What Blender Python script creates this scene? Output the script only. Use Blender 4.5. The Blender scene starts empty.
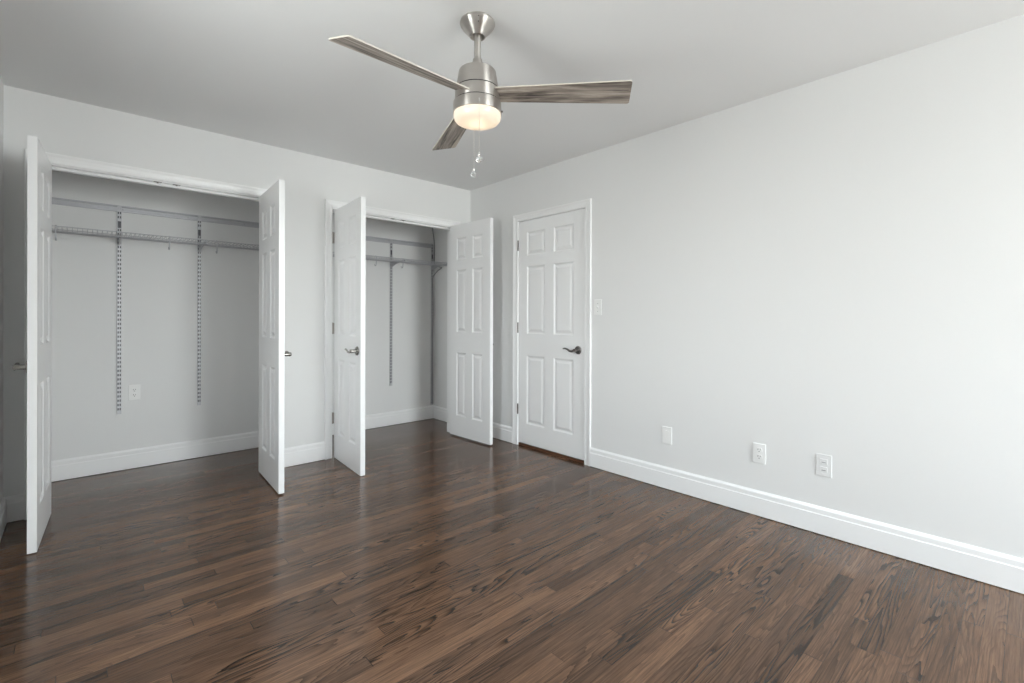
import bpy, bmesh, math, random
from mathutils import Vector, Matrix
PI = math.pi
random.seed(7)
S = bpy.context.scene
COL = S.collection
D = bpy.data

# ------------------------------------------------------------------ camera
H = 2.44            # ceiling height
XR = 2.9366         # wall on the right
XL = -0.316         # wall on the left
YB = 3.8574         # wall with the two closets
YC = 4.5974         # rear wall of the closets
YF = -2.6            # window wall behind the camera
WT = 0.115          # partition thickness
CAM_F, CAM_YAW, CAM_PITCH, CAM_ROLL, CAM_CY, CAM_H = 474.158, 0.738829, -0.0013958, 0.002822, 317.40, 1.15871
cam = D.cameras.new('camera')
cam.sensor_fit = 'HORIZONTAL'; cam.sensor_width = 36.0
cam.lens = CAM_F / 1024 * 36.0
cam.shift_y = (CAM_CY - 341.5) / 1024
cam.clip_start = 0.02
cam_o = D.objects.new('camera', cam); COL.objects.link(cam_o)
_f = Vector((math.sin(CAM_YAW) * math.cos(CAM_PITCH), math.cos(CAM_YAW) * math.cos(CAM_PITCH), math.sin(CAM_PITCH)))
_r = Vector((math.cos(CAM_YAW), -math.sin(CAM_YAW), 0)); _u = _r.cross(_f)
_r2 = _r * math.cos(CAM_ROLL) + _u * math.sin(CAM_ROLL); _u2 = -_r * math.sin(CAM_ROLL) + _u * math.cos(CAM_ROLL)
_m = Matrix((_r2, _u2, -_f)).transposed().to_4x4(); _m.translation = (0, 0, CAM_H)
cam_o.matrix_world = _m
S.camera = cam_o

# ------------------------------------------------------------------ daylight and exposure
SKY_STRENGTH = 31.0
S.view_settings.view_transform = 'Standard'; S.view_settings.look = 'None'
S.view_settings.gamma = 1.0; S.view_settings.use_curve_mapping = False
S.view_settings.exposure = 0.0
S.cycles.max_bounces = 16; S.cycles.diffuse_bounces = 10; S.cycles.glossy_bounces = 6
S.cycles.transparent_max_bounces = 12
S.cycles.use_denoising = True
S.cycles.sample_clamp_indirect = 6.0
W = D.worlds.new('daylight'); S.world = W; W.use_nodes = True
nt = W.node_tree; nt.nodes.clear()
_o = nt.nodes.new('ShaderNodeOutputWorld'); _b = nt.nodes.new('ShaderNodeBackground')
_tc = nt.nodes.new('ShaderNodeTexCoord'); _sx = nt.nodes.new('ShaderNodeSeparateXYZ')
_rp = nt.nodes.new('ShaderNodeValToRGB')
_mr = nt.nodes.new('ShaderNodeMapRange'); _mr.inputs[1].default_value = -1; _mr.inputs[2].default_value = 1
e = _rp.color_ramp.elements
e[0].position = 0.0; e[0].color = (.545, .548, .545, 1)
e[1].position = 1.0; e[1].color = (.80, .93, 1.11, 1)
for pos, c in ((.47, (.595, .597, .595, 1)), (.52, (.985, 1.0, 1.02, 1))):
    n = e.new(pos); n.color = c
nt.links.new(_tc.outputs['Generated'], _sx.inputs[0]); nt.links.new(_sx.outputs[2], _mr.inputs[0])
nt.links.new(_mr.outputs[0], _rp.inputs[0]); nt.links.new(_rp.outputs[0], _b.inputs[0])
_b.inputs[1].default_value = SKY_STRENGTH
nt.links.new(_b.outputs[0], _o.inputs[0])
# window openings behind the camera: (wall, centre along it, sill, head, width)
WINDOWS = [('front', 2.08, 0.50, 2.28, 1.50), ('left', 1.55, 0.80, 2.05, 0.62)]
for wall, wc, z0, z1, ww in WINDOWS:
    l = D.lights.new('daylight_portal', 'AREA'); l.shape = 'RECTANGLE'; l.size = ww; l.size_y = z1 - z0
    l.cycles.is_portal = True
    lo = D.objects.new('daylight_portal', l); COL.objects.link(lo)
    if wall == 'front': lo.location = (wc, YF - 0.13, (z0 + z1) / 2); lo.rotation_euler = (PI / 2, 0, 0)
    elif wall == 'left': lo.location = (XL - 0.13, wc, (z0 + z1) / 2); lo.rotation_euler = (PI / 2, 0, -PI / 2)
    else: lo.location = (XR + 0.13, wc, (z0 + z1) / 2); lo.rotation_euler = (PI / 2, 0, PI / 2)

# ------------------------------------------------------------------ materials
def new_mat(name):
    m = D.materials.new(name); m.use_nodes = True
    return m, m.node_tree, m.node_tree.nodes['Principled BSDF']

def N(t, kind, **kw):
    n = t.nodes.new(kind)
    for k, v in kw.items(): setattr(n, k, v)
    return n

def plain(name, col, rough=.5, metal=0.0, bump=0.0, scale=60, var=0.0, spec=.5, coat=0.0):
    """painted or metal surface with a faint procedural mottling"""
    m, t, b = new_mat(name)
    b.inputs['Roughness'].default_value = rough; b.inputs['Metallic'].default_value = metal
    b.inputs['Specular IOR Level'].default_value = spec
    b.inputs['Coat Weight'].default_value = coat
    tc = N(t, 'ShaderNodeTexCoord'); no = N(t, 'ShaderNodeTexNoise')
    no.inputs['Scale'].default_value = scale; no.inputs['Detail'].default_value = 3
    t.links.new(tc.outputs['Object'], no.inputs['Vector'])
    mx = N(t, 'ShaderNodeMix', data_type='RGBA')
    mx.inputs[6].default_value = (*[c * (1 - var) for c in col], 1); mx.inputs[7].default_value = (*[min(1, c * (1 + var)) for c in col], 1)
    t.links.new(no.outputs[0], mx.inputs[0]); t.links.new(mx.outputs[2], b.inputs['Base Color'])
    if bump:
        bp = N(t, 'ShaderNodeBump'); bp.inputs['Strength'].default_value = bump; bp.inputs['Distance'].default_value = .002
        t.links.new(no.outputs[0], bp.inputs['Height']); t.links.new(bp.outputs[0], b.inputs['Normal'])
    return m

M_WALL = plain('wall_paint', (.765, .765, .76), .6, bump=.05, scale=180, var=.01, spec=.3)
M_CEIL = plain('ceiling_paint', (.78, .78, .78), .8, bump=.05, scale=150, var=.01, spec=.2)
M_TRIM = plain('white_gloss_paint', (.87, .87, .87), .28, bump=.02, scale=40, var=.006, spec=.45)
M_DOOR = plain('white_door_paint', (.86, .86, .86), .32, bump=.03, scale=120, var=.006, spec=.45)
M_PLATE = plain('white_plastic', (.84, .84, .83), .3, var=.004)
M_SLOT = plain('socket_slot', (.05, .05, .05), .6)
M_NICKEL = plain('satin_nickel', (.30, .285, .265), .27, 1.0, scale=200, var=.05)
M_DNICKEL = plain('aged_nickel', (.20, .185, .18), .28, 1.0, scale=200, var=.08)
M_HINGE = plain('hinge_metal', (.40, .37, .34), .38, 1.0, scale=150, var=.1)
M_WIRE = plain('silver_wire_coating', (.50, .50, .525), .42, .25, var=.05)
M_STD = plain('silver_standard', (.55, .55, .57), .4, .25, var=.04)
M_DARK = plain('dark_gap', (.03, .03, .03), .7)
M_SLOTDARK = plain('slot_dark_fill', (.10, .10, .11), .6, .2)  # dark tone standing in for shade behind the upright slots; also colours the jack slots
M_CABLE = plain('grey_cable', (.25, .25, .26), .5)
M_EDGE = plain('blade_edge', (.60, .56, .50), .5)
M_CHAIN = plain('bead_chain', (.75, .73, .70), .3, .8)
M_SILL = plain('stained_sill', (.105, .045, .025), .35, var=.3, scale=30)

def brushed(name, col, rough):
    """brushed metal turned on a vertical axis"""
    m, t, b = new_mat(name)
    b.inputs['Metallic'].default_value = 1.0
    b.inputs['Anisotropic'].default_value = .92; b.inputs['Anisotropic Rotation'].default_value = .25
    tc = N(t, 'ShaderNodeTexCoord'); mp = N(t, 'ShaderNodeMapping'); mp.inputs['Scale'].default_value = (2, 2, 900)
    no = N(t, 'ShaderNodeTexNoise'); no.inputs['Scale'].default_value = 1.0; no.inputs['Detail'].default_value = 4
    t.links.new(tc.outputs['Object'], mp.inputs[0]); t.links.new(mp.outputs[0], no.inputs['Vector'])
    r = N(t, 'ShaderNodeMapRange'); r.inputs[3].default_value = rough - .06; r.inputs[4].default_value = rough + .08
    t.links.new(no.outputs[0], r.inputs[0]); t.links.new(r.outputs[0], b.inputs['Roughness'])
    mx = N(t, 'ShaderNodeMix', data_type='RGBA'); mx.inputs[6].default_value = (*[c * .88 for c in col], 1); mx.inputs[7].default_value = (*col, 1)
    t.links.new(no.outputs[0], mx.inputs[0]); t.links.new(mx.outputs[2], b.inputs['Base Color'])
    return m
M_BRUSH = brushed('brushed_nickel', (.62, .585, .55), .40)

def floor_mat():
    m, t, b = new_mat('oak_strip_floor')
    L = t.links
    def math_(op, a, c=None, d=None):
        n = N(t, 'ShaderNodeMath', operation=op)
        for i, v in enumerate((a, c, d)):
            if v is None: continue
            if isinstance(v, (int, float)): n.inputs[i].default_value = v
            else: L.new(v, n.inputs[i])
        return n.outputs[0]
    def comb(x, y, z):
        n = N(t, 'ShaderNodeCombineXYZ')
        for i, v in enumerate((x, y, z)):
            if isinstance(v, (int, float)): n.inputs[i].default_value = v
            else: L.new(v, n.inputs[i])
        return n.outputs[0]
    def noise(vec, scale, detail=2, rough=.5, dist=0.0):
        n = N(t, 'ShaderNodeTexNoise'); n.inputs['Scale'].default_value = scale; n.inputs['Detail'].default_value = detail
        n.inputs['Roughness'].default_value = rough; n.inputs['Distortion'].default_value = dist
        L.new(vec, n.inputs['Vector']); return n.outputs[0]
    def mixc(f, a, c, blend='MIX'):
        n = N(t, 'ShaderNodeMix', data_type='RGBA', blend_type=blend)
        for i, v in ((0, f), (6, a), (7, c)):
            if isinstance(v, (int, float)): n.inputs[i].default_value = v
            elif isinstance(v, tuple): n.inputs[i].default_value = (*v, 1)
            else: L.new(v, n.inputs[i])
        return n.outputs[2]
    tc = N(t, 'ShaderNodeTexCoord'); sp = N(t, 'ShaderNodeSeparateXYZ'); L.new(tc.outputs['Object'], sp.inputs[0])
    x, y = sp.outputs[0], sp.outputs[1]
    BW = .0585
    yr = math_('DIVIDE', math_('ADD', y, 10.0), BW); row = math_('FLOOR', yr); yf = math_('FRACT', yr)
    wn = N(t, 'ShaderNodeTexWhiteNoise', noise_dimensions='1D'); L.new(row, wn.inputs['W'])
    roff = wn.outputs['Value']
    ln = math_('ADD', math_('MULTIPLY', wn.outputs['Value'], .55), .75)
    xi = math_('DIVIDE', math_('ADD', math_('ADD', x, 20.0), math_('MULTIPLY', roff, 13.0)), ln)
    idx = math_('FLOOR', xi); xf = math_('FRACT', xi)
    w2 = N(t, 'ShaderNodeTexWhiteNoise', noise_dimensions='2D'); L.new(comb(row, idx, 0.0), w2.inputs['Vector'])
    s2 = N(t, 'ShaderNodeSeparateColor'); L.new(w2.outputs['Color'], s2.inputs[0])
    r1, r2, r3 = s2.outputs[0], s2.outputs[1], s2.outputs[2]
    # cathedral grain: contour lines of a noise stretched along the board
    gx = math_('ADD', math_('MULTIPLY', x, math_('ADD', math_('MULTIPLY', r3, .9), .55)), math_('MULTIPLY', r1, 90.0))
    gy = math_('ADD', math_('MULTIPLY', y, 13.0), math_('MULTIPLY', r2, 70.0))
    gz = math_('MULTIPLY', r3, 40.0)
    n1 = noise(comb(gx, gy, gz), 1.0, 1.5, .45, .25)
    wob = noise(comb(math_('MULTIPLY', x, 14.0), math_('MULTIPLY', y, 140.0), gz), 1.0, 2)
    ring = math_('ADD', math_('MULTIPLY', n1, 19.0), math_('MULTIPLY', wob, .45))
    fr = math_('FRACT', ring)
    tri = math_('POWER', fr, 2.3)                       # slow rise then a sharp edge, like early wood
    # open pores: fine short streaks
    fine = noise(comb(math_('MULTIPLY', x, 6.0), math_('MULTIPLY', y, 210.0), gz), 1.0, 3, .65)
    fine2 = noise(comb(math_('MULTIPLY', x, 32.0), math_('MULTIPLY', y, 900.0), gz), 1.0, 2, .6)
    broad = noise(comb(math_('MULTIPLY', x, 1.6), math_('MULTIPLY', y, 2.2), 3.0), 1.0, 2)
    amt = N(t, 'ShaderNodeMapRange'); L.new(noise(comb(gx, gy, math_('ADD', gz, 9.0)), .55, 1), amt.inputs[0])
    amt.inputs[1].default_value = .36; amt.inputs[2].default_value = .62; amt.inputs[3].default_value = .22; amt.inputs[4].default_value = 1.0
    # only some boards are flat sawn with bold arches, the others run straight
    bold = N(t, 'ShaderNodeMapRange'); L.new(math_('FRACT', math_('MULTIPLY', r2, 7.31)), bold.inputs[0])
    bold.inputs[1].default_value = .2; bold.inputs[2].default_value = .75; bold.inputs[3].default_value = .38; bold.inputs[4].default_value = 1.0
    g = math_('MULTIPLY', math_('MULTIPLY', tri, amt.outputs[0]), bold.outputs[0])
    light = mixc(r1, FLOOR_A, FLOOR_B)
    light = mixc(math_('MULTIPLY', math_('POWER', r2, 2.0), .55), light, FLOOR_C)
    fm = N(t, 'ShaderNodeMapRange'); L.new(fine, fm.inputs[0]); fm.inputs[1].default_value = .35; fm.inputs[2].default_value = .7
    fm.inputs[3].default_value = .62; fm.inputs[4].default_value = 1.28
    fm2 = N(t, 'ShaderNodeMapRange'); L.new(fine2, fm2.inputs[0]); fm2.inputs[1].default_value = .35; fm2.inputs[2].default_value = .65
    fm2.inputs[3].default_value = .92; fm2.inputs[4].default_value = 1.07
    bm_ = math_('MULTIPLY', fm.outputs[0], fm2.outputs[0])
    bd = N(t, 'ShaderNodeMapRange'); L.new(r3, bd.inputs[0]); bd.inputs[3].default_value = .72; bd.inputs[4].default_value = 1.18
    bb = math_('MULTIPLY', bm_, bd.outputs[0])
    c = mixc(1.0, light, comb(bb, bb, bb), 'MULTIPLY')
    dark = mixc(r2, (.014, .007, .004), (.024, .012, .007))
    c = mixc(math_('MINIMUM', math_('MULTIPLY', g, 1.45), .94), c, dark)
    # joints
    ge = math_('LESS_THAN', math_('MINIMUM', yf, math_('SUBTRACT', 1.0, yf)), .014)
    ge2 = math_('LESS_THAN', math_('MINIMUM', xf, math_('SUBTRACT', 1.0, xf)), .0011)
    seam = math_('MAXIMUM', math_('MULTIPLY', ge, .55), math_('MULTIPLY', ge2, .7))
    c = mixc(seam, c, (.008, .006, .005))
    L.new(c, b.inputs['Base Color'])
    ro = N(t, 'ShaderNodeMapRange'); L.new(fine, ro.inputs[0]); ro.inputs[3].default_value = FLOOR_ROUGH - .04; ro.inputs[4].default_value = FLOOR_ROUGH + .05
    L.new(ro.outputs[0], b.inputs['Roughness'])
    b.inputs['Specular IOR Level'].default_value = .36
    hgt = math_('SUBTRACT', math_('SUBTRACT', math_('MULTIPLY', fine, .35), math_('MULTIPLY', g, .3)), math_('MULTIPLY', seam, 1.2))
    hgt = math_('ADD', hgt, math_('MULTIPLY', broad, 1.0))
    bp = N(t, 'ShaderNodeBump'); bp.inputs['Strength'].default_value = .06; bp.inputs['Distance'].default_value = .002
    L.new(hgt, bp.inputs['Height']); L.new(bp.outputs[0], b.inputs['Normal'])
    return m
FLOOR_A, FLOOR_B, FLOOR_C = (.104, .057, .034), (.146, .080, .046), (.20, .109, .062)
FLOOR_ROUGH = .15
M_FLOOR = floor_mat()

def blade_mat():
    m, t, b = new_mat('weathered_grey_wood')
    L = t.links
    tc = N(t, 'ShaderNodeTexCoord'); oi = N(t, 'ShaderNodeObjectInfo')
    mp = N(t, 'ShaderNodeMapping'); mp.inputs['Scale'].default_value = (3.5, 45, 20)
    ad = N(t, 'ShaderNodeVectorMath', operation='ADD'); L.new(tc.outputs['Object'], mp.inputs[0]); L.new(mp.outputs[0], ad.inputs[0])
    sc = N(t, 'ShaderNodeVectorMath', operation='SCALE'); sc.inputs[0].default_value = (37, 17, 5); L.new(oi.outputs['Random'], sc.inputs['Scale'])
    L.new(sc.outputs[0], ad.inputs[1])
    n1 = N(t, 'ShaderNodeTexNoise'); n1.inputs['Scale'].default_value = 1.0; n1.inputs['Detail'].default_value = 5; n1.inputs['Roughness'].default_value = .65
    n1.inputs['Distortion'].default_value = .4
    L.new(ad.outputs[0], n1.inputs['Vector'])
    r = N(t, 'ShaderNodeValToRGB'); L.new(n1.outputs[0], r.inputs[0])
    el = r.color_ramp.elements
    el[0].position = .36; el[0].color = (.055, .045, .039, 1); el[1].position = .66; el[1].color = (.52, .45, .385, 1)
    for p, c in ((.44, (.165, .136, .116, 1)), (.55, (.33, .283, .243, 1))):
        q = el.new(p); q.color = c
    L.new(r.outputs[0], b.inputs['Base Color']); b.inputs['Roughness'].default_value = .55
    return m
M_BLADE = blade_mat()

def glass_shade_mat():
    m = D.materials.new('opal_glass'); m.use_nodes = True; t = m.node_tree; t.nodes.clear()
    o = N(t, 'ShaderNodeOutputMaterial'); df = N(t, 'ShaderNodeBsdfDiffuse'); tr = N(t, 'ShaderNodeBsdfTranslucent')
    gl = N(t, 'ShaderNodeBsdfGlossy'); gl.inputs['Roughness'].default_value = .25
    df.inputs[0].default_value = (.85, .84, .82, 1); tr.inputs[0].default_value = (.95, .93, .90, 1)
    a = N(t, 'ShaderNodeMixShader'); a.inputs[0].default_value = .55
    t.links.new(df.outputs[0], a.inputs[1]); t.links.new(tr.outputs[0], a.inputs[2])
    c = N(t, 'ShaderNodeMixShader'); c.inputs[0].default_value = .04
    t.links.new(a.outputs[0], c.inputs[1]); t.links.new(gl.outputs[0], c.inputs[2]); t.links.new(c.outputs[0], o.inputs[0])
    return m
M_SHADE = glass_shade_mat()

def clear_mat(name, ior, tint=(1, 1, 1)):
    m, t, b = new_mat(name)
    b.inputs['Base Color'].default_value = (*tint, 1); b.inputs['Transmission Weight'].default_value = 1.0
    b.inputs['Roughness'].default_value = .03; b.inputs['IOR'].default_value = ior
    return m
M_CRYSTAL = clear_mat('crystal', 1.5)

def pane_mat():
    m = D.materials.new('window_glass'); m.use_nodes = True; t = m.node_tree; t.nodes.clear()
    o = N(t, 'ShaderNodeOutputMaterial'); a = N(t, 'ShaderNodeBsdfTransparent'); g = N(t, 'ShaderNodeBsdfGlossy'); g.inputs['Roughness'].default_value = .02
    a.inputs[0].default_value = (.96, .98, .97, 1)
    x = N(t, 'ShaderNodeMixShader'); x.inputs[0].default_value = .05
    t.links.new(a.outputs[0], x.inputs[1]); t.links.new(g.outputs[0], x.inputs[2]); t.links.new(x.outputs[0], o.inputs[0])
    return m
M_PANE = pane_mat()

# ------------------------------------------------------------------ mesh helpers
class MB:
    """collects shapes, then links them as one mesh object"""
    def __init__(self): self.bm = bmesh.new(); self.mi = 0
    def face(self, pts):
        f = self.bm.faces.new([self.bm.verts.new(p) for p in pts]); f.material_index = self.mi; return f
    def box(self, a, b, bev=0.0):
        x0, y0, z0 = (min(a[i], b[i]) for i in range(3)); x1, y1, z1 = (max(a[i], b[i]) for i in range(3))
        v = [self.bm.verts.new(p) for p in ((x0, y0, z0), (x1, y0, z0), (x1, y1, z0), (x0, y1, z0), (x0, y0, z1), (x1, y0, z1), (x1, y1, z1), (x0, y1, z1))]
        fs = [self.bm.faces.new([v[i] for i in q]) for q in ((3, 2, 1, 0), (4, 5, 6, 7), (0, 1, 5, 4), (1, 2, 6, 5), (2, 3, 7, 6), (3, 0, 4, 7))]
        for f in fs: f.material_index = self.mi
        if bev:
            es = list({e for f in fs for e in f.edges})
            r = bmesh.ops.bevel(self.bm, geom=es, offset=bev, segments=2, affect='EDGES', profile=.5)
            for f in r['faces']: f.material_index = self.mi
        return self
    def prism(self, pts, axis, a, b):
        """extrude a 2-D outline along an axis; outline coordinates are the other two axes in order"""
        def P(q, h):
            l = [q[0], q[1]]; l.insert(axis, h); return l
        n = len(pts)
        A = [self.bm.verts.new(P(q, a)) for q in pts]; B = [self.bm.verts.new(P(q, b)) for q in pts]
        fs = [self.bm.faces.new(A), self.bm.faces.new(B[::-1])]
        for i in range(n): fs.append(self.bm.faces.new((A[i], B[i], B[(i + 1) % n], A[(i + 1) % n])))
        for f in fs: f.material_index = self.mi
        return self
    def sweep(self, pts, r, seg=8, flat=1.0, up=None, radii=None):
        """tube through points; flat squeezes the section across 'up'"""
        pts = [Vector(p) for p in pts]; rings = []
        for i, p in enumerate(pts):
            d = (pts[min(i + 1, len(pts) - 1)] - pts[max(i - 1, 0)]).normalized()
            u0 = Vector(up) if up else (Vector((0, 0, 1)) if abs(d.z) < .9 else Vector((1, 0, 0)))
            s = d.cross(u0).normalized(); w = s.cross(d).normalized()
            rr = radii[i] if radii else r
            rings.append([self.bm.verts.new(p + s * math.cos(2 * PI * k / seg) * rr * flat + w * math.sin(2 * PI * k / seg) * rr) for k in range(seg)])
        for a, b in zip(rings, rings[1:]):
            for k in range(seg):
                f = self.bm.faces.new((a[k], a[(k + 1) % seg], b[(k + 1) % seg], b[k])); f.material_index = self.mi; f.smooth = True
        for q in (rings[0][::-1], rings[-1]):
            f = self.bm.faces.new(q); f.material_index = self.mi
        return self
    def lathe(self, prof, c=(0, 0, 0), seg=48, axis=2, smooth=True):
        """revolve (radius, height) pairs"""
        rings = []
        for r, h in prof:
            ring = []
            for k in range(seg if r > 1e-6 else 1):
                a = 2 * PI * k / seg
                q = [r * math.cos(a), r * math.sin(a)]; q.insert(axis, h)
                ring.append(self.bm.verts.new((q[0] + c[0], q[1] + c[1], q[2] + c[2])))
            rings.append(ring)
        for a, b in zip(rings, rings[1:]):
            for k in range(seg):
                k2 = (k + 1) % seg
                if len(a) == 1 and len(b) == 1: continue
                q = (a[0], b[k], b[k2]) if len(a) == 1 else ((a[k], b[0], a[k2]) if len(b) == 1 else (a[k], b[k], b[k2], a[k2]))
                f = self.bm.faces.new(q); f.material_index = self.mi; f.smooth = smooth
        return self
    def build(self, name, mats, parent=None, loc=None, rot=None, smooth_angle=None):
        if self.bm.faces: bmesh.ops.recalc_face_normals(self.bm, faces=self.bm.faces)
        me = D.meshes.new(name); self.bm.to_mesh(me); self.bm.free()
        for m in (mats if isinstance(mats, (list, tuple)) else [mats]): me.materials.append(m)
        o = D.objects.new(name, me); COL.objects.link(o)
        if any(p.use_smooth for p in me.polygons): me.set_sharp_from_angle(angle=.62)
        if parent: o.parent = parent
        if loc: o.location = loc
        if rot: o.rotation_euler = rot
        if smooth_angle:
            me.shade_smooth() if hasattr(me, 'shade_smooth') else None
            try: me.set_sharp_from_angle(angle=smooth_angle)
            except Exception: pass
        return o

def tag(o, label=None, cat=None, group=None, kind=None):
    for k, v in (('label', label), ('category', cat), ('group', group), ('kind', kind)):
        if v: o[k] = v
    return o
def empty(name, loc, rz=0.0):
    o = D.objects.new(name, None); COL.objects.link(o); o.location = loc; o.rotation_euler = (0, 0, rz); o.empty_display_size = .1
    return o
def struct(mb, name, m, **kw):
    return tag(mb.build(name, m, **kw), kind='structure')
def copy_tree(o, parent=None):
    c = o.copy(); COL.objects.link(c)
    if parent: c.parent = parent
    for ch in list(o.children): copy_tree(ch, c)
    return c

# ------------------------------------------------------------------ room shell
DOOR_H = 2.038                    # clear height of the closet openings
C1 = (-0.169, 1.024)              # clear width of the two closet openings (x)
C2 = (1.527, 2.735)
EN = (2.371, 3.138)               # clear width of the entry door (y)
J = .018                          # jamb lining
XS = 2.985                        # end wall inside the second closet
PX = (1.262, 1.345)               # partition between the closets

mb = MB(); mb.box((XL - .12, YF - .12, -.10), (XR + .14, YC + .12, 0)); struct(mb, 'floor', M_FLOOR)
mb = MB(); mb.box((XL - .12, YF - .14, H), (XR + .3, YC + .12, H + .1)); struct(mb, 'ceiling', M_CEIL)
mb = MB()
for x0, x1 in ((XL, C1[0] - J), (C1[1] + J, C2[0] - J), (C2[1] + J, XR)):
    mb.box((x0, YB, 0), (x1, YB + WT, H))
for c in (C1, C2): mb.box((c[0] - J, YB, DOOR_H + J), (c[1] + J, YB + WT, H))
struct(mb, 'wall_back', M_WALL)
def pierced(a0, a1, wins, place):
    """wall from a0 to a1 with window openings; place(along0, z0, along1, z1) adds one block"""
    wins = sorted(wins); cur = a0
    for wc, z0, z1, ww in wins:
        place(cur, 0, wc - ww / 2, H); place(wc - ww / 2, 0, wc + ww / 2, z0); place(wc - ww / 2, z1, wc + ww / 2, H); cur = wc + ww / 2
    place(cur, 0, a1, H)
mb = MB()
pierced(YF - .12, EN[0] - J, [w[1:] for w in WINDOWS if w[0] == 'right'], lambda a, z0, b, z1: mb.box((XR, a, z0), (XR + .12, b, z1))); mb.box((XR, EN[1] + J, 0), (XR + .12, YB + WT, H))
mb.box((XR, EN[0] - J, 2.017 + J), (XR + .12, EN[1] + J, H))
struct(mb, 'wall_right', M_WALL)
mb = MB(); pierced(YF - .12, YC + .12, [w[1:] for w in WINDOWS if w[0] == 'left'], lambda a, z0, b, z1: mb.box((XL - .12, a, z0), (XL, b, z1))); struct(mb, 'wall_left', M_WALL)
mb = MB(); pierced(XL, XR, [w[1:] for w in WINDOWS if w[0] == 'front'], lambda a, z0, b, z1: mb.box((a, YF - .12, z0), (b, YF, z1))); struct(mb, 'wall_front', M_WALL)
mb = MB(); mb.box((XL, YC, 0), (XS + .12, YC + .12, H)); struct(mb, 'wall_closet_back', M_WALL)
mb = MB(); mb.box((XS, YB + WT, 0), (XS + .12, YC, H)); struct(mb, 'wall_closet_side', M_WALL)
mb = MB(); mb.box((PX[0], YB + WT, 0), (PX[1], YC, H)); struct(mb, 'wall_closet_partition', M_WALL)
mb = MB(); mb.box((XR + .12, EN[0] - .25, -.05), (XR + .16, EN[1] + .25, H)); struct(mb, 'wall_light_block', M_WALL)  # unseen slab added to keep bright sky from leaking under the entry door

# windows behind the camera (they let the daylight in)
for i, (wall, wc, z0, z1, ww) in enumerate(WINDOWS):
    x0, x1 = -ww / 2, ww / 2
    mb = MB()
    for a, b in (((x0, -.12, z0), (x0 + .03, 0, z1)), ((x1 - .03, -.12, z0), (x1, 0, z1)), ((x0, -.12, z0), (x1, 0, z0 + .03)), ((x0, -.12, z1 - .03), (x1, 0, z1))): mb.box(a, b)
    o = struct(mb, 'window_%d' % (i + 1), M_TRIM)
    if wall == 'front': o.location = (wc, YF, 0)
    elif wall == 'left': o.location = (XL, wc, 0); o.rotation_euler = (0, 0, -PI / 2)
    else: o.location = (XR, wc, 0); o.rotation_euler = (0, 0, PI / 2)
    zm = (z0 + z1) / 2
    for yy, a, b in ((-.05, z0 + .03, zm + .02), (-.09, zm - .02, z1 - .03)):
        mb = MB()
        mb.box((x0 + .03, yy - .018, a), (x0 + .075, yy + .018, b)); mb.box((x1 - .075, yy - .018, a), (x1 - .03, yy + .018, b))
        mb.box((x0 + .075, yy - .018, a), (x1 - .075, yy + .018, a + .045)); mb.box((x0 + .075, yy - .018, b - .04), (x1 - .075, yy + .018, b))
        s = mb.build('sash', M_TRIM, o)
        mb = MB(); mb.box((x0 + .07, yy - .002, a + .04), (x1 - .07, yy + .002, b - .035)); mb.build('pane', M_PANE, s)

# ------------------------------------------------------------------ casings, jambs, baseboards
CAS = [(0, 0), (0, .009), (.004, .012), (.012, .012), (.020, .010), (.040, .013), (.048, .017), (.056, .018), (.060, .016), (.060, 0)]
def casing(mb, a0, a1, top, place, rev=.005, thick=1.0):
    """mitred casing round an opening; place(along, z, out) gives the world point"""
    secs = []
    for k in range(4):
        ring = []
        for u, v in CAS:
            u += rev; v *= thick
            al = a0 - u if k < 2 else a1 + u
            z = 0.0 if k in (0, 3) else top + u
            ring.append(mb.bm.verts.new(place(al, z, v)))
        secs.append(ring)
    n = len(CAS)
    for A, B in zip(secs, secs[1:]):
        for i in range(n):
            mb.bm.faces.new((A[i], A[(i + 1) % n], B[(i + 1) % n], B[i]))
    mb.bm.faces.new(secs[0]); mb.bm.faces.new(secs[-1][::-1])
TI = [0]
def trim_name():
    TI[0] += 1; return 'trim_%d' % TI[0]
for c in (C1, C2):
    mb = MB()
    casing(mb, c[0], c[1], DOOR_H, lambda al, z, v: (al, YB - v, z))
    mb.box((c[0] - J, YB, 0), (c[0], YB + WT, DOOR_H)); mb.box((c[1], YB, 0), (c[1] + J, YB + WT, DOOR_H))
    mb.box((c[0] - J, YB, DOOR_H), (c[1] + J, YB + WT, DOOR_H + J))
    mb.box((c[0], YB + .040, DOOR_H - .016), (c[1], YB + .075, DOOR_H))
    cx = (c[0] + c[1]) / 2
    o = struct(mb, trim_name(), M_TRIM)
    for s in (-1, 1):
        mb = MB(); mb.box((cx + s * .051 - .021, YB + .008, DOOR_H - .0015), (cx + s * .051 + .021, YB + .030, DOOR_H + .001), .0006)
        mb.lathe([(0, -.007), (.005, -.005), (.006, 0)], (cx + s * .051, YB + .019, DOOR_H - .0015), 16)
        mb.build('ball_catch', M_DNICKEL, o)
mb = MB()
casing(mb, EN[0], EN[1], 2.017, lambda al, z, v: (XR - v, al, z), .002, .8)
mb.box((XR, EN[0] - J, 0), (XR + .12, EN[0], 2.017)); mb.box((XR, EN[1], 0), (XR + .12, EN[1] + J, 2.017))
mb.box((XR, EN[0] - J, 2.017), (XR + .12, EN[1] + J, 2.017 + J))
mb.box((XR + .042, EN[0], .024), (XR + .054, EN[0] + .03, 2.017)); mb.box((XR + .042, EN[1] - .03, .024), (XR + .054, EN[1], 2.017)); mb.box((XR + .042, EN[0], 1.987), (XR + .054, EN[1], 2.017))
struct(mb, trim_name(), M_TRIM)
mb = MB(); mb.box((XR + .004, EN[0], 0), (XR + .12, EN[1], .020), .002); struct(mb, trim_name(), M_SILL)

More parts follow.
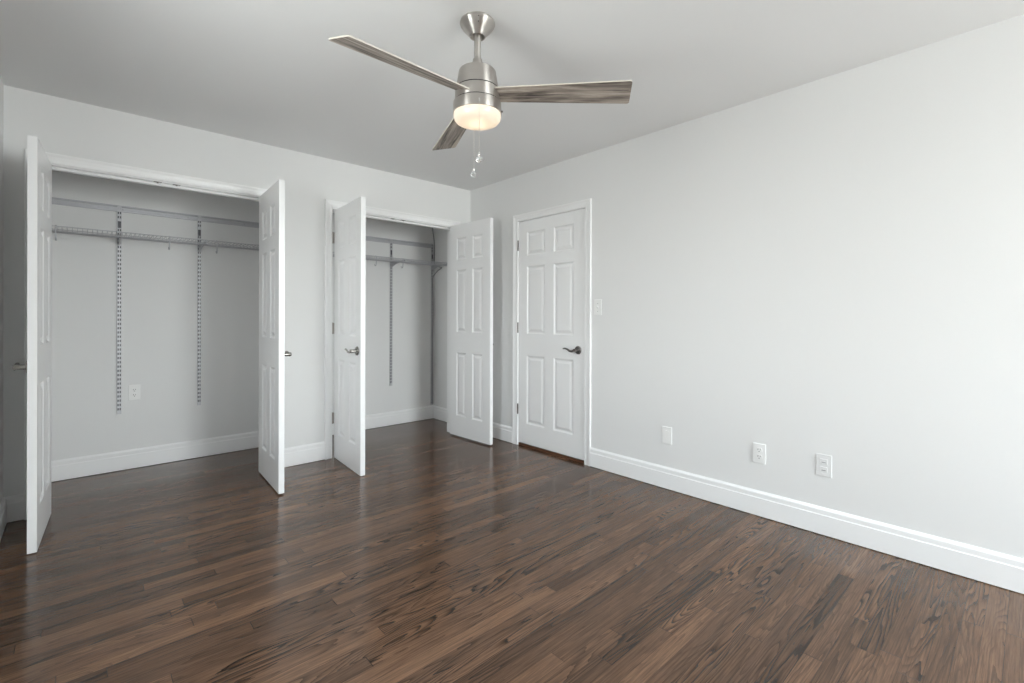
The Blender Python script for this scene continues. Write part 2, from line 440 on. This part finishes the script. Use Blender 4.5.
BBP = [(0, .004), (.016, .004), (.016, .106), (.0125, .110), (.0125, .132), (.0105, .137), (.006, .141), (.004, .146), (0, .146)]
def bb_run(mb, p, q, n):
    """baseboard from p to q (xy) standing out along n"""
    A, B = [], []
    for u, z in BBP:
        A.append(mb.bm.verts.new((p[0] + n[0] * u, p[1] + n[1] * u, z))); B.append(mb.bm.verts.new((q[0] + n[0] * u, q[1] + n[1] * u, z)))
    k = len(BBP)
    for i in range(k): mb.bm.faces.new((A[i], A[(i + 1) % k], B[(i + 1) % k], B[i]))
    mb.bm.faces.new(A); mb.bm.faces.new(B[::-1])
CW = .065
mb = MB(); bb_run(mb, (XR, YF), (XR, EN[0] - CW), (-1, 0)); bb_run(mb, (XR, EN[1] + CW), (XR, YB), (-1, 0)); struct(mb, 'baseboard_right', M_TRIM)
mb = MB(); bb_run(mb, (XL, YB), (C1[0] - CW, YB), (0, -1)); bb_run(mb, (C1[1] + CW, YB), (C2[0] - CW, YB), (0, -1)); bb_run(mb, (C2[1] + CW, YB), (XR, YB), (0, -1)); struct(mb, 'baseboard_back', M_TRIM)
mb = MB(); bb_run(mb, (XL, YF), (XL, YB), (1, 0)); struct(mb, 'baseboard_left', M_TRIM)
mb = MB(); bb_run(mb, (XL, YF), (XR, YF), (0, 1)); struct(mb, 'baseboard_front', M_TRIM)
mb = MB(); bb_run(mb, (XL, YC), (PX[0], YC), (0, -1)); bb_run(mb, (PX[1], YC), (XS, YC), (0, -1)); struct(mb, 'baseboard_closet_back', M_TRIM)
mb = MB(); bb_run(mb, (XS, YB + WT), (XS, YC), (-1, 0)); bb_run(mb, (PX[0], YB + WT), (PX[0], YC), (-1, 0)); bb_run(mb, (PX[1], YB + WT), (PX[1], YC), (1, 0)); bb_run(mb, (XL, YB + WT), (XL, YC), (1, 0)); struct(mb, 'baseboard_closet_side', M_TRIM)

# ------------------------------------------------------------------ six panel doors
ROWS = [(.205, .815), (1.008, 1.607), (1.702, 1.913)]     # panel heights above the floor
def leaf(w, z0, z1, t, cols):
    """door leaf, x 0..w, y 0..t, moulded six-panel faces on both sides"""
    mb = MB(); bm = mb.bm
    xs = [0.0]; zs = [z0]
    for a, b in cols: xs += [a, b]
    for a, b in ROWS: zs += [a, b]
    xs.append(w); zs.append(z1)
    for side in (0, 1):
        def P(x, z, d): return (x, d if side == 0 else t - d, z)
        for i in range(len(xs) - 1):
            for k in range(len(zs) - 1):
                x0, x1, a, b = xs[i], xs[i + 1], zs[k], zs[k + 1]
                if i % 2 and k % 2:
                    # sticking slope, flat groove, raised field
                    steps = [(0, 0), (.003, .0015), (.011, .0075), (.016, .0085), (.022, .0085), (.040, .0015), (.041, .0012)]
                    prev = None
                    for ins, d in steps:
                        ring = [bm.verts.new(P(x0 + ins, a + ins, d)), bm.verts.new(P(x1 - ins, a + ins, d)), bm.verts.new(P(x1 - ins, b - ins, d)), bm.verts.new(P(x0 + ins, b - ins, d))]
                        if prev:
                            for q in range(4): bm.faces.new((prev[q], prev[(q + 1) % 4], ring[(q + 1) % 4], ring[q]))
                        prev = ring
                    bm.faces.new(prev)
                else:
                    bm.faces.new([bm.verts.new(P(*q)) for q in ((x0, a, 0), (x1, a, 0), (x1, b, 0), (x0, b, 0))])
    for q in (((0, 0, z0), (0, t, z0), (0, t, z1), (0, 0, z1)), ((w, 0, z0), (w, t, z0), (w, t, z1), (w, 0, z1)), ((0, 0, z0), (w, 0, z0), (w, t, z0), (0, t, z0)), ((0, 0, z1), (w, 0, z1), (w, t, z1), (0, t, z1))):
        mb.face(q)
    bmesh.ops.remove_doubles(bm, verts=bm.verts, dist=1e-5)
    return mb

def lever(parent, x, z, direction, y0, out=-1, m=None):
    """wave lever on a round rosette; direction +1/-1 along the door, y0 the door face, out the way it stands off"""
    m = m or M_NICKEL
    mb = MB()
    mb.lathe([(0, 0), (.033, 0), (.033, .004), (.030, .0085), (.022, .0105), (.013, .012), (.0125, .030), (.013, .050), (.011, .057), (0, .058)], (0, 0, 0), 32, 1)
    for v in mb.bm.verts: v.co.y *= out; v.co.x += x; v.co.z += z; v.co.y += y0
    h = mb.build('door_handle', m, parent)
    mb = MB()
    pts, rad = [], []
    for k in range(13):
        s = k / 12
        px = s * .118
        pz = -.009 * math.sin(min(1, s / .5) * PI) + (.011 * math.sin((s - .45) / .55 * PI * .75) if s > .45 else 0)
        pts.append((x + direction * px, y0 + out * (.050 + .006 * math.sin(s * PI)), z + pz)); rad.append(.0105 * (1 - s) + .0055 * s)
    mb.sweep(pts, .01, 10, .62, (0, 0, 1), rad)
    mb.build('lever', m, h)
    return h

def hinges(parent, px, py, zs, side, m=None):
    """butt hinges: knuckle on the pin with a leaf let into the door edge"""
    for z in zs:
        mb = MB()
        mb.lathe([(0, -.048), (.003, -.047), (.0062, -.045), (.0062, .045), (.003, .047), (0, .048)], (px, py, z), 14)
        for k in (-.027, -.009, .009, .027):
            mb.lathe([(.0062, k - .0008), (.0068, k), (.0062, k + .0008)], (px, py, z), 14)
        mb.box((px - .0015, py, z - .045), (px + .0015, py + .034, z + .045))
        mb.build('hinge', m or M_HINGE, parent)

DW, DT, GAP = .586, .0345, .012
DCOLS = [(.102, .247), (.338, .482)]
HZ = (.326, 1.06, 1.80)
def closet_door(n, pin, hand, swing, z0, label, h=2.028):
    """hand +1: leaf runs to +x from the pin when shut (left leaf), -1: to -x. swing = degrees opened towards the room"""
    o_mb = leaf(DW, z0, z0 + h, DT, DCOLS)
    for v in o_mb.bm.verts: v.co.y += GAP
    if hand < 0:
        for v in o_mb.bm.verts: v.co.x *= -1
    o = o_mb.build('door_%d' % n, M_DOOR)
    o.location = (pin[0], pin[1], 0)
    o.rotation_euler = (0, 0, -math.radians(swing) * hand)
    tag(o, label, 'door', kind='structure')
    lever(o, hand * (DW - .066), .905, -hand, GAP, -1)
    hinges(o, 0, -.004, HZ, hand)
    return o
closet_door(1, (C1[0], YB - .006), 1, 93.1, .005, 'white six panel closet door hinged beside the dark corner, opened flat out', 2.023)
closet_door(2, (C1[1], YB - .006), -1, 87.0, .011, 'white six panel closet door with its narrow edge facing out beside the bare wall strip')
closet_door(3, (C2[0] + .0, YB - .006), 1, 94.0, .004, 'white six panel closet door with lever handle facing out, hinges showing', 2.020)
closet_door(4, (C2[1] - .010, YB - .014), -1, 92.4, .014, 'white six panel closet door swung back near the room corner')

# entry door: leaf set flush in its jamb, opens into the room
ew = EN[1] - EN[0] - .005
ECOLS = [(.106, .326), (.428, .646)]
o = leaf(ew, .027, 2.013, .035, ECOLS)
door5 = o.build('door_5', M_DOOR)
door5.location = (XR + .002, EN[1] - .002, 0); door5.rotation_euler = (0, 0, -PI / 2)
tag(door5, 'closed white six panel door with dark wave lever in the long wall', 'door', kind='structure')
lever(door5, ew - .066, .894, -1, 0.0, -1, M_DNICKEL)
hinges(door5, -.004, -.006, (.326, 1.061, 1.803), 1, M_DNICKEL)
mb = MB(); mb.box((ew - .0005, .006, .86), (ew + .002, .03, .93)); mb.build('latch_plate', M_DNICKEL, door5)

# ------------------------------------------------------------------ closet fittings
def hang_track(x0, x1, label):
    mb = MB(); y = YC
    # rail with a folded top lip and a lower flange
    prof = [(y, 1.934), (y - .009, 1.934), (y - .009, 1.939), (y - .004, 1.941), (y - .004, 1.968), (y - .012, 1.972), (y - .012, 1.980), (y, 1.980)]
    mb.prism(prof, 0, x0, x1)
    k = x0 + .14
    while k < x1:
        mb.lathe([(0, -.0035), (.005, -.003), (.006, 0)], (k, y - .004, 1.955), 12, 1); k += .406
    return tag(mb.build('hang_track', M_WIRE), label, 'shelf track')
hang_track(XL + .01, PX[0] - .01, 'grey horizontal track high on rear wall of the wide open closet with outlet')
hang_track(PX[1] + .01, 2.938, 'grey horizontal track high on rear wall of the corner closet with cable')

def standard(x, zt, zb, label, group):
    """slotted upright: pressed channel with two rows of slots"""
    mb = MB(); w = .0125; y = YC - .014
    cols = [-w, -.0098, -.0022, .0022, .0098, w]
    z = zt; rows = []
    pitch = .0318
    zz = zt - .012
    while zz - .017 > zb + .008:
        if 1.81 < zz < 1.90: zz -= pitch; continue
        rows.append((zz - .017, zz)); zz -= pitch
    cuts = sorted({zt, zb, 1.862, 1.812} | {a for r in rows for a in r})
    for a, b in zip(cuts, cuts[1:]):
        mid = (a + b) / 2
        slot = any(r[0] - 1e-6 <= a and b <= r[1] + 1e-6 for r in rows)
        big = 1.812 - 1e-6 <= a and b <= 1.862 + 1e-6
        for i in range(5):
            if slot and i in (1, 3): continue
            if big and i in (1, 2, 3): continue
            mb.face(((x + cols[i], y, a), (x + cols[i + 1], y, a), (x + cols[i + 1], y, b), (x + cols[i], y, b)))
    mb.box((x - w, y + .0005, zb), (x - w + .0012, YC, zt)); mb.box((x + w - .0012, y + .0005, zb), (x + w, YC, zt))
    mb.mi = 1
    mb.box((x - w + .0013, YC - .003, zb), (x + w - .0013, YC - .0005, zt))  # added dark plate that paints shade into the slots; a real channel is open behind
    o = mb.build('shelf_standard', [M_STD, M_SLOTDARK])
    return tag(o, label, 'shelf standard', group)
STD = [(.216, 1.976, .424, 'silver slotted upright just beside the closet outlet', 'slotted uprights in the wide closet'),
       (.720, 1.980, .428, 'silver slotted upright in the wide closet, further from its outlet', 'slotted uprights in the wide closet'),
       (2.443, 1.978, .423, 'short silver slotted upright on the bare rear wall of the corner closet', 'slotted uprights in the corner closet'),
       (2.953, 1.985, .158, 'long dark-looking slotted upright in the closet corner, reaching the baseboard', 'slotted uprights in the corner closet')]
for s in STD: standard(*s)

SHZ, SHY = 1.742, YC - .305
def wire_shelf(x0, x1, label):
    mb = MB()
    for yy, zz in ((SHY, SHZ), (SHY - .004, SHZ - .031), (YC - .012, SHZ), (YC - .012, SHZ - .004)):
        mb.sweep([(x0, yy, zz), (x1, yy, zz)], .0031, 8)
    for yy in (SHY + .11, SHY + .21):
        mb.sweep([(x0, yy, SHZ - .007), (x1, yy, SHZ - .007)], .0030, 6)
    k = x0 + .012
    while k < x1:
        mb.sweep([(k, YC - .010, SHZ + .0035), (k, SHY + .004, SHZ + .0035), (k, SHY - .003, SHZ), (k, SHY - .006, SHZ - .031)], .0016, 5)
        k += .0254
    return tag(mb.build('wire_shelf', M_WIRE), label, 'wire shelf')
wire_shelf(XL + .012, PX[0] - .012, 'long grey wire shelf across the wide closet above its outlet')
wire_shelf(PX[1] + .012, XS - .027, 'grey wire shelf across the corner closet, behind the handled door')

def bracket(x, label, group):
    mb = MB()
    yb, yf = YC - .012, SHY + .004
    outl = [(yb, SHZ - .004), (yb, SHZ - .062), (yb - .03, SHZ - .056), (yb - .10, SHZ - .034), (yb - .2, SHZ - .022), (yf, SHZ - .022), (yf - .006, SHZ - .020), (yf - .006, SHZ - .006), (yf, SHZ - .010)]
    mb.prism(outl, 0, x - .005, x + .005)
    return tag(mb.build('shelf_bracket', M_WIRE), label, 'shelf bracket', group)
bracket(.216, 'grey shelf bracket on the upright beside the closet outlet', 'shelf brackets in the wide closet')
bracket(.720, 'grey shelf bracket on the wide closet upright further from its outlet', 'shelf brackets in the wide closet')
bracket(2.443, 'grey shelf bracket on the short upright in the corner closet', 'shelf brackets in the corner closet')
bracket(2.948, 'grey shelf bracket at the closet corner beside the cable', 'shelf brackets in the corner closet')

def rod_hook(x, label, group):
    """open hook that hangs off the front lip of the shelf"""
    mb = MB()
    pts = [(x, SHY + .006, SHZ + .006), (x, SHY - .010, SHZ - .004), (x, SHY - .010, SHZ - .04), (x, SHY - .006, SHZ - .066)]
    for k in range(9):
        a = PI + k / 8 * PI * .95
        pts.append((x, SHY + .012 + .018 * math.cos(a), SHZ - .070 + .022 * math.sin(a)))
    mb.sweep(pts, .0042, 8, .6, (1, 0, 0))
    return tag(mb.build('rod_hook', M_WIRE), label, 'hook', group)
rod_hook(-.118, 'grey hook under the wide closet shelf, tight by the opened door nearest the dark corner', 'hooks under the wide closet shelf')
rod_hook(.487, 'grey hook under the wide closet shelf midway between the two uprights', 'hooks under the wide closet shelf')
rod_hook(.790, 'grey hook under the wide closet shelf just past the second upright', 'hooks under the wide closet shelf')
rod_hook(2.122, 'grey hook under the corner closet shelf, beside the handled door edge', 'hooks under the corner closet shelf')
rod_hook(2.412, 'grey hook under the corner closet shelf by its short upright', 'hooks under the corner closet shelf')

def cr(pts, n=6):
    """smooth curve through points"""
    pts = [Vector(p) for p in pts]; out = []
    P = [pts[0] * 2 - pts[1]] + pts + [pts[-1] * 2 - pts[-2]]
    for i in range(1, len(P) - 2):
        for k in range(n):
            s = k / n
            out.append(.5 * ((2 * P[i]) + (-P[i - 1] + P[i + 1]) * s + (2 * P[i - 1] - 5 * P[i] + 4 * P[i + 1] - P[i + 2]) * s * s + (-P[i - 1] + 3 * P[i] - 3 * P[i + 1] + P[i + 2]) * s ** 3))
    out.append(pts[-1]); return out
mb = MB()
mb.sweep(cr([(2.930, 4.575, 2.42), (2.934, 4.57, 2.20), (2.960, 4.57, 2.06), (2.975, 4.575, 1.93), (2.972, 4.575, 1.80), (2.974, 4.565, 1.75), (2.972, 4.48, 1.715),
             (2.968, 4.42, 1.70), (2.962, 4.48, 1.675), (2.957, 4.54, 1.635), (2.945, 4.570, 1.58), (2.950, 4.572, 1.45), (2.957, 4.573, 1.2), (2.952, 4.574, .90), (2.955, 4.574, .5), (2.955, 4.575, .17)]), .0045, 8)
tag(mb.build('cable', M_CABLE), 'thin grey cable hanging down the corner of the closet behind its shelf', 'cable')

# ------------------------------------------------------------------ wall plates
def plate_base(w=.070, h=.115, d=.005):
    """bevelled cover plate in local x (width), z (height), standing off towards -y"""
    mb = MB(); mb.box((-w / 2, -d, -h / 2), (w / 2, 0, h / 2), d * .44); return mb
def outlet(name, loc, rz, label):
    r = empty(name, loc, rz); plate_base().build('cover_plate', M_PLATE, r)
    for s in (-1, 1):
        zc = s * .0195
        mb = MB()
        out = [(-.0165, zc - .008), (-.010, zc - .0145), (.010, zc - .0145), (.0165, zc - .008), (.0165, zc + .008), (.010, zc + .0145), (-.010, zc + .0145), (-.0165, zc + .008)]
        mb.prism(out, 1, -.0068, -.004)
        soc = mb.build('socket', M_PLATE, r)
        mb = MB()
        mb.box((-.0075, -.0074, zc - .001), (-.0050, -.006, zc + .008)); mb.box((.0050, -.0074, zc + .000), (.0075, -.006, zc + .007))
        mb.lathe([(0, -.0074), (.0026, -.0074), (.0026, -.006)], (0, 0, zc - .008), 12, 1)
        mb.build('slot', M_SLOT, soc)
    mb = MB(); mb.lathe([(0, -.0062), (.002, -.006), (.003, -.005)], (0, 0, 0), 12, 1); mb.build('screw', M_PLATE, r)
    return tag(r, label, 'outlet')
outlet('wall_outlet', (.306, YC, .575), 0, 'white duplex outlet low on the rear wall inside the wide closet')
outlet('wall_outlet', (XR, 1.072, .365), -PI / 2, 'white duplex outlet with dark slots above the long baseboard, between two plates')
r = empty('blank_plate', (XR, 1.661, .360), -PI / 2); plate_base().build('cover_plate', M_PLATE, r)
mb = MB(); mb.box((-.0165, -.0058, -.033), (.0165, -.0045, .033), .0006); mb.build('insert', M_PLATE, r)
tag(r, 'plain white wall plate nearest the closed door, above the baseboard', 'wall plate')
r = empty('jack_plate', (XR, .747, .370), -PI / 2); plate_base(.072, .118, .0036).build('cover_plate', M_WALL, r)
for s in (-1, 1):
    mb = MB()
    mb.box((-.017, -.0050, s * .021 - .014), (.017, -.0030, s * .021 + .014), .0009)
    soc = mb.build('jack_cover', M_WALL, r)
    mb = MB(); mb.box((-.010, -.0054, s * .021 - .006), (.010, -.0046, s * .021 - .0035)); mb.build('slot', M_SLOTDARK, soc)
tag(r, 'wall coloured painted-over plate farthest from the closed door', 'wall plate')
r = empty('light_switch', (XR, 2.243, 1.233), -PI / 2); plate_base(.070, .118).build('cover_plate', M_PLATE, r)
mb = MB(); mb.box((-.0055, -.0062, -.013), (.0055, -.0045, .013)); sl = mb.build('toggle_frame', M_PLATE, r)
mb = MB(); mb.prism([(-.004, -.006), (-.004, .004), (-.016, .011), (-.017, .006)], 0, -.0042, .0042); mb.build('toggle', M_PLATE, sl)
for s in (-1, 1):
    mb = MB(); mb.lathe([(0, -.0062), (.002, -.006), (.003, -.005)], (0, 0, s * .030), 12, 1); mb.build('screw', M_DNICKEL, r)
tag(r, 'white toggle light switch plate right beside the closed door casing', 'light switch')

# ------------------------------------------------------------------ ceiling fan
FX, FY = 1.2712, 1.6225
fan = empty('ceiling_fan', (FX, FY, H))
tag(fan, 'brushed nickel ceiling fan with three weathered grey blades and lit round lamp', 'ceiling fan')
def fz(prof): return [(r, z - H) for r, z in prof]
mb = MB(); mb.lathe(fz([(0, 2.4399), (.066, 2.4399), (.073, 2.434), (.0762, 2.425), (.0725, 2.414), (.060, 2.399), (.048, 2.386), (.038, 2.374), (.0345, 2.3695), (.033, 2.3685), (.031, 2.370), (.0295, 2.380), (.026, 2.395), (0, 2.397)]), seg=64)
can = mb.build('canopy', M_BRUSH, fan)
for s in (0, 1):
    mb = MB(); a = math.atan2(-FY, -FX) + .06
    mb.lathe([(0, -.003), (.0025, -.002), (.003, .001)], (math.cos(a) * (.0735, .0615)[s], math.sin(a) * (.0735, .0615)[s], (2.417, 2.401)[s] - H), 12); mb.build('screw', M_DNICKEL, can)
mb = MB(); mb.lathe(fz([(0, 2.40), (.0140, 2.40), (.0140, 2.23), (0, 2.23)]), seg=32); mb.build('downrod', M_BRUSH, fan)
mb = MB(); mb.lathe(fz([(0, 2.274), (.017, 2.274), (.0195, 2.271), (.0215, 2.255), (.027, 2.243), (.028, 2.220), (0, 2.220)]), seg=40); mb.build('coupling', M_BRUSH, fan)
mb = MB()
mb.lathe(fz([(0, 2.224), (.068, 2.224), (.076, 2.2215), (.080, 2.216), (.0915, 2.147), (.0915, 2.143)]), seg=72)
mb.lathe(fz([(.0940, 2.138), (.0945, 2.136), (.0970, 2.090), (.0970, 2.088)]), seg=72)
mb.mi = 1
mb.lathe(fz([(.0915, 2.143), (.086, 2.1425), (.086, 2.1385), (.0940, 2.138)]), seg=72)
mb.lathe(fz([(.0970, 2.088), (.089, 2.0875), (.089, 2.0835), (.101, 2.083)]), seg=72)
mb.build('motor_housing', [M_BRUSH, M_DARK], fan)
mb = MB(); mb.lathe(fz([(.089, 2.083), (.1015, 2.083), (.1030, 2.081), (.1045, 2.036), (.1020, 2.0345), (.1010, 2.0355), (.1005, 2.075), (0, 2.079)]), seg=72)
kit = mb.build('light_kit', M_BRUSH, fan)
mb = MB(); mb.lathe(fz([(.0995, 2.042), (.1015, 2.035), (.1020, 2.024), (.099, 2.011), (.092, 2.002), (.080, 1.996), (.060, 1.993), (.030, 1.9915), (0, 1.991)]), seg=72)
mb.build('lamp_shade', M_SHADE, fan)
cang = math.atan2(-FY, -FX)
mb = MB()
a = cang + PI / 2 + .12
c = Vector((math.cos(a), math.sin(a), 0)); b0 = c * .1035 + Vector((0, 0, 2.056 - H))
mb.sweep([b0, b0 + c * .008], .0035, 10); mb.build('thumb_screw', M_DNICKEL, kit)

RT, W0, W1 = .649, .0458, .0685
def blade(phi, pitch, droop, z0):
    """tapered board with softly rounded tip corners: x along the arm, y across"""
    mb = MB(); out = []
    r0 = .070; k = (W1 - W0) / (RT - .1)
    wr = W0 + k * (r0 - .1); rc = .010
    out += [(r0, -wr), (RT - rc, -W1)]
    for i in range(1, 6): a = -PI / 2 + PI / 2 * i / 5; out.append((RT - rc + rc * math.cos(a), -W1 + rc + rc * math.sin(a)))
    for i in range(0, 6): a = PI / 2 * i / 5; out.append((RT - rc + rc * math.cos(a), W1 - rc + rc * math.sin(a)))
    out += [(r0, wr)]
    th = .0055
    A = [mb.bm.verts.new((x, y, -th / 2)) for x, y in out]; B = [mb.bm.verts.new((x, y, th / 2)) for x, y in out]
    n = len(out)
    mb.bm.faces.new(A).material_index = 0
    mb.bm.faces.new(B[::-1]).material_index = 1
    for i in range(n): mb.bm.faces.new((A[i], B[i], B[(i + 1) % n], A[(i + 1) % n])).material_index = 1
    o = mb.build('blade', [M_BLADE, M_EDGE], fan)
    o.matrix_local = Matrix.Translation((0, 0, z0 - H)) @ Matrix.Rotation(phi, 4, 'Z') @ Matrix.Translation((.1, 0, 0)) @ Matrix.Rotation(-math.atan(droop), 4, 'Y') @ Matrix.Translation((-.1, 0, 0)) @ Matrix.Rotation(pitch, 4, 'X')
    return o
for g in ((-.8740, -.2299, -.0428, 2.1150), (-3.0248, -.2779, -.0583, 2.1115), (1.2002, -.2481, -.0219, 2.1125)): blade(*g)

def pull_chain(ang, zb, tilt):
    c = Vector((math.cos(ang), math.sin(ang), 0)) * .1065
    mb = MB()
    z = 2.060 - H; zend = zb + .028 - H
    mb.sweep([c * .94 + Vector((0, 0, z)), c + Vector((0, 0, z - .003)), c + Vector((0, 0, z - .012))], .0028, 8)
    mb.sweep([c + Vector((0, 0, z - .008)), c + Vector((0, 0, zend))], .0008, 5)
    zz = z - .014
    while zz > zend:
        mb.lathe([(0, -.0017), (.0016, 0), (0, .0017)], (c.x, c.y, zz), 6); zz -= .0044
    ch = mb.build('pull_chain', M_CHAIN, fan)
    mb = MB()
    # facetted drop
    mb.lathe([(0, .016), (.005, .014), (.0125, .004), (.0145, -.003), (.0115, -.010), (.006, -.0145), (0, -.0155)], (c.x, c.y, zb - H), 8, smooth=False)
    f = mb.build('crystal_fob', M_CRYSTAL, ch)
    mb = MB(); mb.lathe([(.0012, .026), (.0035, .024), (.0042, .016), (.003, .0135), (0, .0135)], (c.x, c.y, zb - H), 12); mb.build('fob_cap', M_CHAIN, ch)
pull_chain(cang + .075, 1.808, 0)
pull_chain(cang + PI + .14, 1.808, 0)

# the bulb inside the opal shade
bl = D.lights.new('fan_bulb', 'POINT'); bl.energy = .30; bl.color = (1.0, .76, .50); bl.shadow_soft_size = .02
bo = D.objects.new('fan_bulb', bl); COL.objects.link(bo); bo.location = (FX, FY, 2.052)
